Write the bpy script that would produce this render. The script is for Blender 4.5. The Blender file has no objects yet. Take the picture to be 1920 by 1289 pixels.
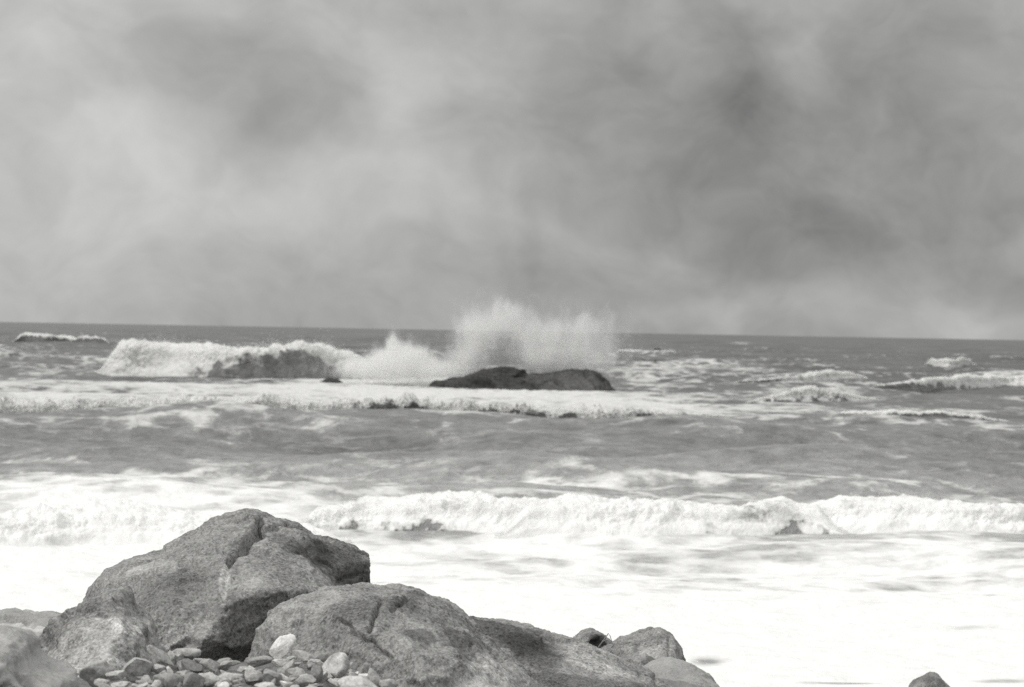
import bpy, bmesh, math, random
import numpy as np
from mathutils import Matrix, Vector, Euler
from mathutils.geometry import delaunay_2d_cdt

scene = bpy.context.scene
COL = scene.collection
R = math.radians

# ------------------------------------------------------------------ camera
LENS, SENSOR, WPX, HPX = 85.0, 36.0, 1920.0, 1289.0
CAM_H = 4.0
PITCH, ROLL = R(0.303), R(1.02)
K = SENSOR / LENS / WPX
cam_data = bpy.data.cameras.new('camera')
cam = bpy.data.objects.new('camera', cam_data)
COL.objects.link(cam)
cam_data.lens = LENS
cam_data.sensor_width = SENSOR
cam_data.sensor_fit = 'HORIZONTAL'
cam_data.clip_start = 0.1
cam_data.clip_end = 60000
cam_data.dof.use_dof = True
cam_data.dof.focus_distance = 17.0
cam_data.dof.aperture_fstop = 4.2
ROT = (Matrix.Rotation(R(90) - PITCH, 3, 'X') @ Matrix.Rotation(ROLL, 3, 'Z'))
cam.matrix_world = Matrix.Translation((0, 0, CAM_H)) @ ROT.to_4x4()
scene.camera = cam

# ------------------------------------------------------------------ world: overcast sky
SUN_EL, SUN_AZ = R(46), R(-118)         # azimuth from the view direction: over the left shoulder
scene.view_settings.view_transform = 'Standard'
scene.view_settings.look = 'None'
scene.view_settings.gamma = 1
scene.view_settings.use_curve_mapping = False
scene.view_settings.exposure = 0.0
scene.cycles.use_denoising = False
scene.cycles.max_bounces = 12
scene.cycles.diffuse_bounces = 10
scene.cycles.glossy_bounces = 3
scene.cycles.volume_bounces = 10
scene.cycles.volume_step_rate = 1.0
scene.cycles.volume_max_steps = 256
scene.cycles.transmission_bounces = 10
scene.cycles.sample_clamp_indirect = 8
scene.cycles.filter_width = 1.5

world = bpy.data.worlds.new('World')
scene.world = world
world.use_nodes = True


class NT:
    """small helper for writing node trees"""
    def __init__(self, tree):
        self.t = tree
        tree.nodes.clear()

    def n(self, kind, **props):
        nd = self.t.nodes.new(kind)
        for k, v in props.items():
            setattr(nd, k, v)
        return nd

    def put(self, sock, v):
        if v is None:
            return
        if isinstance(v, bpy.types.NodeSocket):
            self.t.links.new(v, sock)
        elif isinstance(v, bpy.types.Node):
            self.t.links.new(v.outputs[0], sock)
        else:
            sock.default_value = v

    def math(self, op, a=None, b=None, c=None, clamp=False):
        nd = self.n('ShaderNodeMath', operation=op, use_clamp=clamp)
        for i, v in enumerate((a, b, c)):
            self.put(nd.inputs[i], v)
        return nd.outputs[0]

    def vec(self, op, a=None, b=None, out=0):
        nd = self.n('ShaderNodeVectorMath', operation=op)
        self.put(nd.inputs[0], a)
        if b is not None:
            self.put(nd.inputs[1], b)
        return nd.outputs[out]

    def noise(self, vec, scale, detail=4, rough=0.55, dist=0.0, out=0):
        nd = self.n('ShaderNodeTexNoise')
        self.put(nd.inputs['Vector'], vec)
        nd.inputs['Scale'].default_value = scale
        nd.inputs['Detail'].default_value = detail
        nd.inputs['Roughness'].default_value = rough
        nd.inputs['Distortion'].default_value = dist
        return nd.outputs[out]

    def ramp(self, v, a, b, c=0.0, d=1.0, smooth=True):
        nd = self.n('ShaderNodeMapRange', interpolation_type='SMOOTHSTEP' if smooth else 'LINEAR')
        for i, q in enumerate((v, a, b, c, d)):
            self.put(nd.inputs[i], q)
        return nd.outputs[0]

    def mix(self, f, a, b):
        nd = self.n('ShaderNodeMix', data_type='FLOAT')
        self.put(nd.inputs[0], f); self.put(nd.inputs[2], a); self.put(nd.inputs[3], b)
        return nd.outputs[0]

    def grey(self, v, tint=(1.0, 1.0, 0.985)):
        nd = self.n('ShaderNodeCombineColor')
        for i in range(3):
            self.put(nd.inputs[i], self.math('MULTIPLY', v, tint[i]))
        return nd.outputs[0]


w = NT(world.node_tree)
tc = w.n('ShaderNodeTexCoord').outputs['Generated']
dirn = w.vec('NORMALIZE', tc)
sep = w.n('ShaderNodeSeparateXYZ'); w.put(sep.inputs[0], dirn)
az = w.math('ARCTAN2', sep.outputs[0], sep.outputs[1])
el = w.math('ARCSINE', sep.outputs[2])
comb = w.n('ShaderNodeCombineXYZ'); w.put(comb.inputs[0], az); w.put(comb.inputs[1], el)
# warp the cloud field so that nothing in it is a clean ellipse
wn = w.vec('SUBTRACT', w.noise(comb.outputs[0], 14, 3, 0.5, out=1), (0.5, 0.5, 0.5))
wn2 = w.n('ShaderNodeVectorMath', operation='SCALE'); w.put(wn2.inputs[0], wn); wn2.inputs['Scale'].default_value = 0.055
ang = w.vec('ADD', comb.outputs[0], wn2.outputs[0])


def sky_at(px, py):
    return ((px - 960) * K, (620 + (px - 960) * 0.0178 - py) * K)


# cloud masses: (px, py, half width, half height, tilt, amount); amounts in display-linear light
CLOUDS = [
    (90, 160, 240, 480, 0, .13), (330, 160, 120, 70, 25, -.045), (480, 235, 130, 75, 30, -.06),
    (260, 270, 140, 90, 15, .11), (520, 385, 330, 80, 8, .13), (725, 150, 70, 170, 18, .10),
    (880, 150, 150, 100, 0, .09), (1090, 120, 150, 140, 0, -.05), (1355, 190, 75, 120, -20, -.10),
    (1480, 300, 480, 380, 0, -.11), (1760, 420, 260, 160, 0, -.03), (1750, 110, 90, 80, 20, -.06), (1690, 250, 170, 80, 0, -.05),
    (1505, 60, 60, 120, 0, .06), (1590, 360, 110, 50, 20, .05), (1540, 430, 120, 70, 10, -.06),
    (1220, 360, 120, 80, 30, -.045), (1010, 420, 260, 45, -14, .055), (812, 420, 26, 60, 5, -.045),
    (900, 520, 260, 40, 0, -.03), (1700, 590, 420, 50, 0, .10), (1890, 520, 120, 45, -10, -.05),
    (300, 560, 500, 60, 0, .02), (1230, 90, 60, 40, -30, .05), (540, 60, 90, 90, 0, .03),
]
acc = 0.395
for (px, py, hw, hh, tilt, amt) in CLOUDS:
    m = w.n('ShaderNodeMapping', vector_type='TEXTURE')
    w.put(m.inputs[0], ang)
    u, v = sky_at(px, py)
    m.inputs['Location'].default_value = (u, v, 0)
    m.inputs['Rotation'].default_value = (0, 0, R(tilt))
    m.inputs['Scale'].default_value = (hw * K, hh * K, 1)
    d2 = w.vec('DOT_PRODUCT', m.outputs[0], m.outputs[0], out=1)
    g = w.math('EXPONENT', w.math('MULTIPLY', d2, -1.0))
    acc = w.math('MULTIPLY_ADD', g, amt, acc)
# finer billows
stretch = w.n('ShaderNodeMapping'); w.put(stretch.inputs[0], ang)
stretch.inputs['Scale'].default_value = (1.0, 1.35, 1)
stretch.inputs['Rotation'].default_value = (0, 0, R(28))
fb = w.math('SUBTRACT', w.noise(stretch.outputs[0], 15, 6, 0.5, 0.15), 0.5)
fb2 = w.math('SUBTRACT', w.noise(stretch.outputs[0], 44, 5, 0.55, 0.1), 0.5)
acc = w.math('MULTIPLY_ADD', fb, 0.27, acc)
acc = w.math('MULTIPLY_ADD', fb2, 0.17, acc)
# an overcast sky is about three times as bright overhead as along the horizon
up = w.ramp(el, 0.13, 1.35, 0.0, 1.0, smooth=False)
upk = w.math('POWER', w.math('MAXIMUM', up, 0.0), 0.7)
acc = w.math('MULTIPLY', acc, w.math('MULTIPLY_ADD', upk, 2.0, 1.0))
nish = w.n('ShaderNodeTexSky', sky_type='NISHITA')
nish.sun_disc = False
nish.sun_elevation = SUN_EL
nish.sun_rotation = SUN_AZ
bw = w.n('ShaderNodeRGBToBW'); w.put(bw.inputs[0], nish.outputs[0])
# thin gaps in the cloud deck let a little clear sky through
tot = w.math('MULTIPLY_ADD', bw.outputs[0], 0.002, acc)
bg = w.n('ShaderNodeBackground')
w.put(bg.inputs[0], w.grey(tot, (1.0, 1.0, 0.985)))
bg.inputs[1].default_value = 1.0
wo = w.n('ShaderNodeOutputWorld'); w.put(wo.inputs[0], bg.outputs[0])

sun_data = bpy.data.lights.new('sun', 'SUN')
sun_data.energy = 1.55
sun_data.angle = R(14)
sun_data.color = (1.0, 0.985, 0.96)
sun = bpy.data.objects.new('sun', sun_data)
COL.objects.link(sun)
sd = Vector((math.sin(SUN_AZ) * math.cos(SUN_EL), math.cos(SUN_AZ) * math.cos(SUN_EL), math.sin(SUN_EL)))
sun.rotation_euler = sd.to_track_quat('Z', 'Y').to_euler()


# ------------------------------------------------------------------ helpers
def unproject(px, py, depth):
    """world point seen at a photo position, at a given distance along the view axis (y)"""
    d = ROT @ Vector(((px - 960) * K, -(py - HPX / 2) * K, -1))
    s = depth / d.y
    return Vector((d.x * s, depth, CAM_H + d.z * s))


RN = np.array(ROT)


def to_px(P):
    q = (P - np.array([0, 0, CAM_H])) @ RN
    return 960 + q[:, 0] / -q[:, 2] / K, HPX / 2 - q[:, 1] / -q[:, 2] / K


def on_sea(px, py, z=0.0):
    d = ROT @ Vector(((px - 960) * K, -(py - HPX / 2) * K, -1))
    s = (z - CAM_H) / d.z
    return d.x * s, d.y * s


def tag(o, label=None, cat=None, group=None, kind=None):
    for k, v in (('label', label), ('category', cat), ('group', group), ('kind', kind)):
        if v:
            o[k] = v
    return o


def new_obj(name, me, mat=None, parent=None):
    o = bpy.data.objects.new(name, me)
    COL.objects.link(o)
    if mat is not None:
        me.materials.clear()
        me.materials.append(mat)
    if parent is not None:
        o.parent = parent
    return o


def mesh_np(name, V, F, smooth=True):
    """V (n,3), F (m,3 or 4) -> mesh, fast"""
    me = bpy.data.meshes.new(name)
    V = np.ascontiguousarray(V, dtype=np.float32); F = np.ascontiguousarray(F, dtype=np.int32)
    m, c = F.shape
    me.vertices.add(len(V)); me.vertices.foreach_set('co', V.ravel())
    me.loops.add(m * c); me.loops.foreach_set('vertex_index', F.ravel())
    me.polygons.add(m)
    me.polygons.foreach_set('loop_start', np.arange(0, m * c, c, dtype=np.int32))
    me.polygons.foreach_set('use_smooth', np.full(m, smooth, dtype=bool))
    me.update(calc_edges=True)
    me.validate()
    return me


def attr(me, name, vals):
    a = me.attributes.get(name) or me.attributes.new(name, 'FLOAT', 'POINT')
    a.data.foreach_set('value', np.ascontiguousarray(vals, dtype=np.float32))


_rs = np.random.RandomState(7)
_perm = _rs.permutation(4096).astype(np.int64)
_grad = _rs.normal(size=(4096, 3)); _grad /= np.linalg.norm(_grad, axis=1)[:, None]


def perlin(P):
    P = np.asarray(P, dtype=np.float64)
    I = np.floor(P).astype(np.int64); f = P - I
    u = f * f * f * (f * (f * 6 - 15) + 10)
    out = np.zeros(len(P))
    for dx in (0, 1):
        hx = _perm[(I[:, 0] + dx) & 4095]
        wx = u[:, 0] if dx else 1 - u[:, 0]
        for dy in (0, 1):
            hy = _perm[(hx + I[:, 1] + dy) & 4095]
            wy = u[:, 1] if dy else 1 - u[:, 1]
            for dz in (0, 1):
                h = _perm[(hy + I[:, 2] + dz) & 4095]
                wz = u[:, 2] if dz else 1 - u[:, 2]
                g = _grad[h]
                out += wx * wy * wz * (g[:, 0] * (f[:, 0] - dx) + g[:, 1] * (f[:, 1] - dy) + g[:, 2] * (f[:, 2] - dz))
    return out * 1.5


def fbm(P, scale, octaves=4, gain=0.5, lac=2.03, kind='n', seed=0.0):
    P = np.asarray(P) * scale + seed * 17.31
    a, s, t = 1.0, 0.0, 0.0
    for _ in range(octaves):
        n = perlin(P)
        if kind == 'b':
            n = np.abs(n) * 2 - 0.45
        elif kind == 'r':
            n = 1 - np.abs(n) * 2.2 - 0.5
        s = s + a * n; t += a; a *= gain; P = P * lac + 5.7
    return s / t


def sstep(x, a, b):
    t = np.clip((x - a) / (b - a), 0, 1)
    return t * t * (3 - 2 * t)


# ------------------------------------------------------------------ materials
def principled(nt):
    b = nt.n('ShaderNodeBsdfPrincipled')
    o = nt.n('ShaderNodeOutputMaterial')
    nt.put(o.inputs[0], b.outputs[0])
    return b


def make_water():
    m = bpy.data.materials.new('sea_water'); m.use_nodes = True
    nt = NT(m.node_tree)
    pos = nt.n('ShaderNodeTexCoord').outputs['Object']
    cov = nt.n('ShaderNodeAttribute', attribute_name='foam').outputs['Fac']
    aer = nt.n('ShaderNodeAttribute', attribute_name='aeration').outputs['Fac']
    n1 = nt.noise(pos, 0.33, 9, 0.62, 1.2)
    n2 = nt.noise(pos, 1.9, 6, 0.65, 0.6)
    lace = nt.n('ShaderNodeTexVoronoi', feature='DISTANCE_TO_EDGE')
    nt.put(lace.inputs['Vector'], nt.vec('ADD', pos, nt.noise(pos, 0.8, 4, 0.6, out=1)))
    lace.inputs['Scale'].default_value = 0.55
    lc = nt.ramp(lace.outputs['Distance'], 0.0, 0.28, 0.22, 0.0)
    nn = nt.math('ADD', nt.math('ADD', nt.math('MULTIPLY', n1, 1.35), nt.math('MULTIPLY', n2, 0.65)), lc)   # centred near 1.05
    q = nt.math('ADD', nt.math('MULTIPLY_ADD', nt.math('SUBTRACT', nn, 1.04), 1.15, -0.5), cov)
    fm = nt.ramp(q, -0.16, 0.22)
    thick = nt.ramp(q, -0.05, 0.62)
    film = nt.ramp(q, -0.62, 0.0, 0.0, 1.0, smooth=False)      # thin scum drawn out between the patches
    # water body: dark and clear offshore, milky with air and sand inshore
    streak = nt.noise(pos, 0.12, 5, 0.6, 0.4)
    wv = nt.math('MULTIPLY_ADD', aer, 0.25, 0.050)
    wv = nt.math('MULTIPLY', wv, nt.math('MULTIPLY_ADD', streak, 0.9, 0.55))
    wind = nt.ramp(nt.noise(pos, 0.018, 7, 0.65, 0.8), 0.33, 0.67, 0.45, 1.6)
    wv = nt.math('MULTIPLY', wv, nt.mix(nt.ramp(aer, 0.0, 0.6), wind, 1.0))
    rip = nt.math('MULTIPLY', nt.ramp(nt.noise(pos, 1.3, 8, 0.72, 0.3), 0.28, 0.72, 0.52, 1.48, smooth=False), nt.ramp(nt.noise(pos, 0.30, 5, 0.6, 0.3), 0.3, 0.7, 0.8, 1.2))
    wv = nt.math('MULTIPLY', wv, rip)
    wide = nt.n('ShaderNodeMapping'); nt.put(wide.inputs[0], pos); wide.inputs['Scale'].default_value = (0.30, 0.8, 0.5); wide.inputs['Rotation'].default_value = (0, 0, 0.12)
    line = nt.math('ABSOLUTE', nt.math('SUBTRACT', nt.noise(wide.outputs[0], 0.5, 5, 0.62, 0.5), 0.5))
    thread = nt.math('MULTIPLY', nt.ramp(line, 0.0, 0.022, 1.0, 0.0), nt.ramp(nt.noise(pos, 0.11, 4, 0.6), 0.47, 0.62))
    wv = nt.math('MULTIPLY_ADD', thread, nt.math('MULTIPLY', nt.math('MINIMUM', aer, 1.0), 0.30), wv)
    wv = nt.math('MULTIPLY_ADD', film, nt.math('MULTIPLY', nt.math('MINIMUM', aer, 1.0), 0.10), wv)
    fcol = nt.math('ADD', nt.math('MULTIPLY_ADD', nt.noise(pos, 2.6, 5, 0.6), 0.26, 0.345), nt.math('MULTIPLY', thick, 0.38))
    fcol = nt.math('MULTIPLY', fcol, nt.ramp(aer, 0.12, 0.80, 0.76, 1.0))
    col = nt.mix(fm, wv, fcol)
    b = principled(nt)
    nt.put(b.inputs['Base Color'], nt.grey(col))
    nt.put(b.inputs['Roughness'], nt.mix(fm, 0.30, 0.95))
    b.inputs['IOR'].default_value = 1.33
    nt.put(b.inputs['Specular IOR Level'], nt.mix(fm, 0.5, 0.08))
    bump = nt.n('ShaderNodeBump')
    nt.put(bump.inputs['Strength'], nt.mix(fm, 0.85, nt.ramp(aer, 0.6, 1.2, 0.55, 0.36)))
    bump.inputs['Distance'].default_value = 0.30
    hgt = nt.math('ADD', nt.math('MULTIPLY', nt.noise(pos, 2.2, 7, 0.62, 0.5), 1.0), nt.math('MULTIPLY', fm, 0.35))
    nt.put(bump.inputs['Height'], hgt)
    nt.put(b.inputs['Normal'], bump.outputs[0])
    return m


def make_spray():
    m = bpy.data.materials.new('spray_droplets'); m.use_nodes = True
    nt = NT(m.node_tree)
    d = nt.n('ShaderNodeBsdfDiffuse'); t = nt.n('ShaderNodeBsdfTranslucent')
    d.inputs[0].default_value = (.97, .97, .96, 1); t.inputs[0].default_value = (.97, .97, .96, 1)
    mx = nt.n('ShaderNodeMixShader'); mx.inputs[0].default_value = 0.42
    nt.put(mx.inputs[1], d.outputs[0]); nt.put(mx.inputs[2], t.outputs[0])
    o = nt.n('ShaderNodeOutputMaterial'); nt.put(o.inputs[0], mx.outputs[0])
    return m


def make_rock(name, lo, hi, grain=1.0, bump_d=0.012, mottling=0.5):
    m = bpy.data.materials.new(name); m.use_nodes = True
    nt = NT(m.node_tree)
    pos = nt.n('ShaderNodeTexCoord').outputs['Object']
    info = nt.n('ShaderNodeObjectInfo').outputs['Random']
    tone = nt.n('ShaderNodeAttribute', attribute_name='tone').outputs['Fac']
    big = nt.noise(pos, 1.7 * grain, 6, 0.6, 0.6)
    mid = nt.noise(pos, 9 * grain, 5, 0.65, 0.3)
    fine = nt.noise(pos, 55 * grain, 3, 0.7)
    vo = nt.n('ShaderNodeTexVoronoi'); nt.put(vo.inputs['Vector'], pos); vo.inputs['Scale'].default_value = 75 * grain
    cell = nt.n('ShaderNodeRGBToBW'); nt.put(cell.inputs[0], vo.outputs['Color'])
    v = nt.math('MULTIPLY', nt.ramp(big, 0.3, 0.7, -0.6, 0.6), mottling)
    v = nt.math('MULTIPLY_ADD', nt.math('SUBTRACT', mid, 0.5), 1.5, v)
    v = nt.math('MULTIPLY_ADD', nt.math('SUBTRACT', fine, 0.5), 1.6, v)
    v = nt.math('MULTIPLY_ADD', nt.math('SUBTRACT', cell.outputs[0], 0.5), 0.85, v)
    v = nt.math('ADD', v, 0.5)
    c = nt.mix(nt.ramp(v, -0.2, 1.2, smooth=False), lo, hi)
    # lichen and wet stains, with shade painted into some faces and hollows
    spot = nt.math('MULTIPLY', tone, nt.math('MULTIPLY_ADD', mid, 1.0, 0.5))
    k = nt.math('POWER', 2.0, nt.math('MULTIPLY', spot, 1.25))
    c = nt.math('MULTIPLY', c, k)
    b = principled(nt)
    nt.put(b.inputs['Base Color'], nt.grey(c, (1.0, 0.995, 0.975)))
    b.inputs['Roughness'].default_value = 0.85
    b.inputs['Specular IOR Level'].default_value = 0.25
    bump = nt.n('ShaderNodeBump'); bump.inputs['Strength'].default_value = 0.8; bump.inputs['Distance'].default_value = bump_d
    nt.put(bump.inputs['Height'], nt.math('ADD', nt.math('MULTIPLY', mid, 1.2), nt.math('ADD', fine, nt.math('MULTIPLY', cell.outputs[0], 0.25))))
    nt.put(b.inputs['Normal'], bump.outputs[0])
    return m


M_WATER = make_water()
M_SPRAY = make_spray()
M_GRANITE = make_rock('granite', 0.075, 0.43)
M_PALE = make_rock('pale_granite', 0.27, 0.44, mottling=0.3)
M_SEAROCK = make_rock('wet_reef_rock', 0.016, 0.095, grain=0.12, bump_d=0.08)
M_COBBLE = make_rock('cobble_stone', 0.25, 0.51, grain=1.3, bump_d=0.003, mottling=0.7)
M_SHINGLE = make_rock('shingle', 0.06, 0.22, grain=0.5, bump_d=0.02)


# ------------------------------------------------------------------ the sea
_ws = np.random.RandomState(11)
WAVES = []
for i in range(46):
    lam = 3.0 * (34 / 3.0) ** _ws.rand()
    th = _ws.normal(0, 0.42)
    WAVES.append((2 * math.pi / lam * math.sin(th), 2 * math.pi / lam * math.cos(th), 0.0095 * lam ** 0.85, _ws.rand() * 6.283))


def sea_z(x, y):
    """height of the open water; calmer inside the surf zone"""
    z = np.zeros_like(x)
    for kx, ky, a, ph in WAVES:
        s = np.sin(kx * x + ky * y + ph)
        z += a * (s + 0.35 * np.abs(s) - 0.2)
    P = np.stack([x, y, np.zeros_like(x)], 1)
    z += 0.16 * fbm(P * np.array([0.6, 1, 1]), 0.16, 4, 0.55, kind='r', seed=2)
    z += 0.11 * fbm(P * np.array([0.8, 1, 1]), 0.8, 4, 0.6, kind='r', seed=3)
    amp = np.interp(y, [20, 30, 44, 60, 90, 104, 180, 215, 300], [0.02, 0.10, 0.32, 0.75, 0.65, 0.36, 0.36, 0.62, 0.70])
    z = z * amp
    # long unbroken swell lines running in
    for (sx, sy, L, W, H) in SWELLS:
        z += H * np.exp(-((x - sx) / L) ** 2) * np.exp(-((y - sy) / W) ** 2)
    return z


SWELLS = []
for (px, py, wpx, W, H) in [(1080, 872, 170, 2.2, 0.34), (1650, 800, 260, 3.0, 0.5), (420, 815, 200, 2.6, 0.28),
                            (1600, 745, 160, 6, 0.5), (1450, 850, 300, 2.4, 0.22), (700, 850, 260, 2.0, 0.2),
                            (150, 860, 220, 2.2, 0.22), (1750, 860, 200, 2, 0.2), (200, 925, 260, 1.4, 0.2),
                            (1350, 715, 160, 6, 0.35), (80, 690, 160, 9, 0.4), (1300, 820, 200, 2.4, 0.25)]:
    x_, y_ = on_sea(px, py)
    SWELLS.append((x_, y_, wpx * K * y_, W, H))

# foam cover by photo region, carried into the sea's own coordinates: (px, py, half width, half height, amount)
FOAM = [
    (300, 745, 520, 26, .36), (720, 742, 330, 28, .55), (1080, 760, 260, 24, .30), (1250, 772, 300, 22, .25),
    (1360, 735, 240, 45, .12), (1560, 735, 130, 22, .15), (1800, 772, 200, 10, .34), (1480, 768, 260, 14, .3), (1240, 700, 120, 26, .2),
    (1850, 800, 120, 14, .12), (100, 695, 160, 14, .16), (1300, 690, 160, 10, .15),
    (1240, 663, 70, 5, .3), (1390, 645, 20, 2, .5), (1200, 640, 60, 3, .2),
    (420, 815, 120, 10, .22), (180, 858, 110, 12, .24), (20, 875, 40, 16, .26), (340, 910, 160, 12, .30), (80, 905, 160, 10, .3),
    (700, 840, 60, 5, .12), (1560, 840, 60, 8, .12), (1850, 830, 90, 20, .14), (120, 815, 180, 8, .14), (640, 900, 240, 8, .14),
    (760, 925, 140, 7, .3), (1000, 924, 200, 7, .25), (1300, 924, 250, 6, .25), (1700, 922, 200, 6, .3), (480, 690, 60, 14, .12), (600, 700, 80, 16, .3), (740, 705, 120, 14, .55),
]
GAPS = [
    (800, 1000, 110, 10, .36), (1560, 1005, 130, 12, .42), (1900, 1005, 70, 14, .40), (1250, 1050, 180, 16, .22), (1590, 1050, 120, 10, .24),
    (1100, 1100, 60, 4, .26), (1400, 1096, 80, 6, .30), (870, 1030, 120, 12, .2), (760, 1080, 80, 7, .22), (1740, 1075, 120, 12, .15),
    (1180, 1085, 60, 5, .2), (960, 1080, 60, 5, .16), (1820, 1060, 80, 8, .2), (110, 1105, 80, 4, .25), (110, 1043, 40, 3, .25), (1325, 1251, 42, 10, 1.05),
    (1800, 1170, 90, 5, .3), (1600, 1165, 120, 6, .12), (1885, 1285, 75, 7, 1.05), (1580, 1290, 90, 3, 1.0), (1745, 1290, 50, 4, .9), (1200, 1030, 60, 6, .22),
    (100, 780, 140, 8, .15), (240, 750, 80, 6, .2), (890, 700, 30, 8, .3),
]


def foam_cover(px, py):
    hor = 603.4 + 0.0178 * px
    dy = py - hor
    c = np.interp(dy, [0, 15, 40, 90, 110, 150, 168, 185, 230, 285, 300, 330, 370, 400, 470, 520, 700],
                  [.0, .02, .05, .12, .22, .28, .20, .10, .03, .12, .36, .50, .70, .84, 1.0, 1.15, 1.4])
    left = sstep(px, 700, 300)
    c = c + left * np.interp(dy, [290, 330, 370, 420, 600], [0.08, .12, .26, .24, .1])
    right = sstep(px, 1250, 1500)
    c = c - right * np.interp(dy, [85, 100, 160, 175], [0, .12, .12, 0])
    for (bx, by, hw, hh, a) in FOAM:
        c = c + a * np.exp(-((px - bx) / hw) ** 2 - ((py - by) / hh) ** 2)
    for (bx, by, hw, hh, a) in GAPS:
        a = a * (0.8 if by > 1025 and by < 1240 else 1.0)
        c = c - a * np.exp(-((px - bx) / hw) ** 2 - ((py - by) / hh) ** 2)
    return c


def aeration(px, py):
    dy = py - (603.4 + 0.0178 * px)
    a = np.interp(dy, [0, 60, 100, 160, 185, 240, 300, 360, 420], [.0, .04, .14, .24, .38, .54, .78, 1.05, 1.25])
    return a


def build_sea():
    n_r, n_c = 1150, 1250
    dy_far, dy_near = 0.9, 1010.0        # photo pixels below the horizon
    t = np.linspace(0, 1, n_r)
    dy = dy_far + (dy_near - dy_far) * (0.55 * t ** 1.0 + 0.45 * t ** 2.2)
    ydist = CAM_H / (dy * K)
    ydist[0] = 26000
    a = np.linspace(-0.34, 0.34, n_c)
    Y, A = np.meshgrid(ydist, a, indexing='ij')
    X = A * Y
    x, y = X.ravel(), Y.ravel()
    px, py = to_px(np.stack([x, y, np.zeros_like(x)], 1))
    z = sea_z(x, y) * np.clip(1 - (y - 2500) / 4000, 0, 1)
    cov = foam_cover(px, py)
    P = np.stack([x, y, np.zeros_like(x)], 1)
    off = sstep(y, 85, 110)
    cov = cov + (0.20 + 0.25 * off) * fbm(P * np.array([1, .5, 1]), 0.07, 4, 0.55, seed=9) * sstep(y, 38, 48) + (0.10 + 0.22 * off) * fbm(P * np.array([1, .5, 1]), 0.3, 4, 0.55, seed=4)
    # crests carry more foam than troughs offshore
    cov = cov + np.clip(z * 0.35, -0.15, 0.3) * sstep(y, 60, 90) * sstep(y, 900, 300)
    z = z + sstep(cov, 0.55, 1.0) * 0.10 * fbm(P, 0.8, 4, 0.55, kind='b', seed=5) * np.interp(y, [25, 40, 60], [0.3, 0.7, 1.3])
    # the wash thins out as it climbs the beach
    idx = np.arange(n_r * n_c).reshape(n_r, n_c)
    F = np.stack([idx[:-1, :-1], idx[1:, :-1], idx[1:, 1:], idx[:-1, 1:]], -1).reshape(-1, 4)
    me = mesh_np('sea', np.stack([x, y, z], 1), F)
    attr(me, 'foam', cov)
    attr(me, 'aeration', aeration(px, py))
    o = new_obj('sea', me, M_WATER)
    tag(o, kind='structure')
    return o


def droplets(name, P, S, parent=None, mat=None):
    """a cloud of small water drops, one mesh"""
    rs = np.random.RandomState(len(P) % 9973)
    base = np.array([[1, 1, 1], [1, -1, -1], [-1, 1, -1], [-1, -1, 1]], float) / 1.73
    fac = np.array([[0, 1, 2], [0, 3, 1], [0, 2, 3], [1, 3, 2]])
    n = len(P)
    q = rs.normal(size=(n, 4)); q /= np.linalg.norm(q, axis=1)[:, None]
    w_, x, y, z = q.T
    Rm = np.stack([1 - 2 * (y * y + z * z), 2 * (x * y - z * w_), 2 * (x * z + y * w_),
                   2 * (x * y + z * w_), 1 - 2 * (x * x + z * z), 2 * (y * z - x * w_),
                   2 * (x * z - y * w_), 2 * (y * z + x * w_), 1 - 2 * (x * x + y * y)], 1).reshape(n, 3, 3)
    V = np.einsum('nij,kj->nki', Rm, base) * S[:, None, None] + P[:, None, :]
    F = (np.arange(n) * 4)[:, None, None] + fac[None]
    me = mesh_np(name, V.reshape(-1, 3), F.reshape(-1, 3), smooth=True)
    return new_obj(name, me, mat or M_SPRAY, parent)


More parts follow.
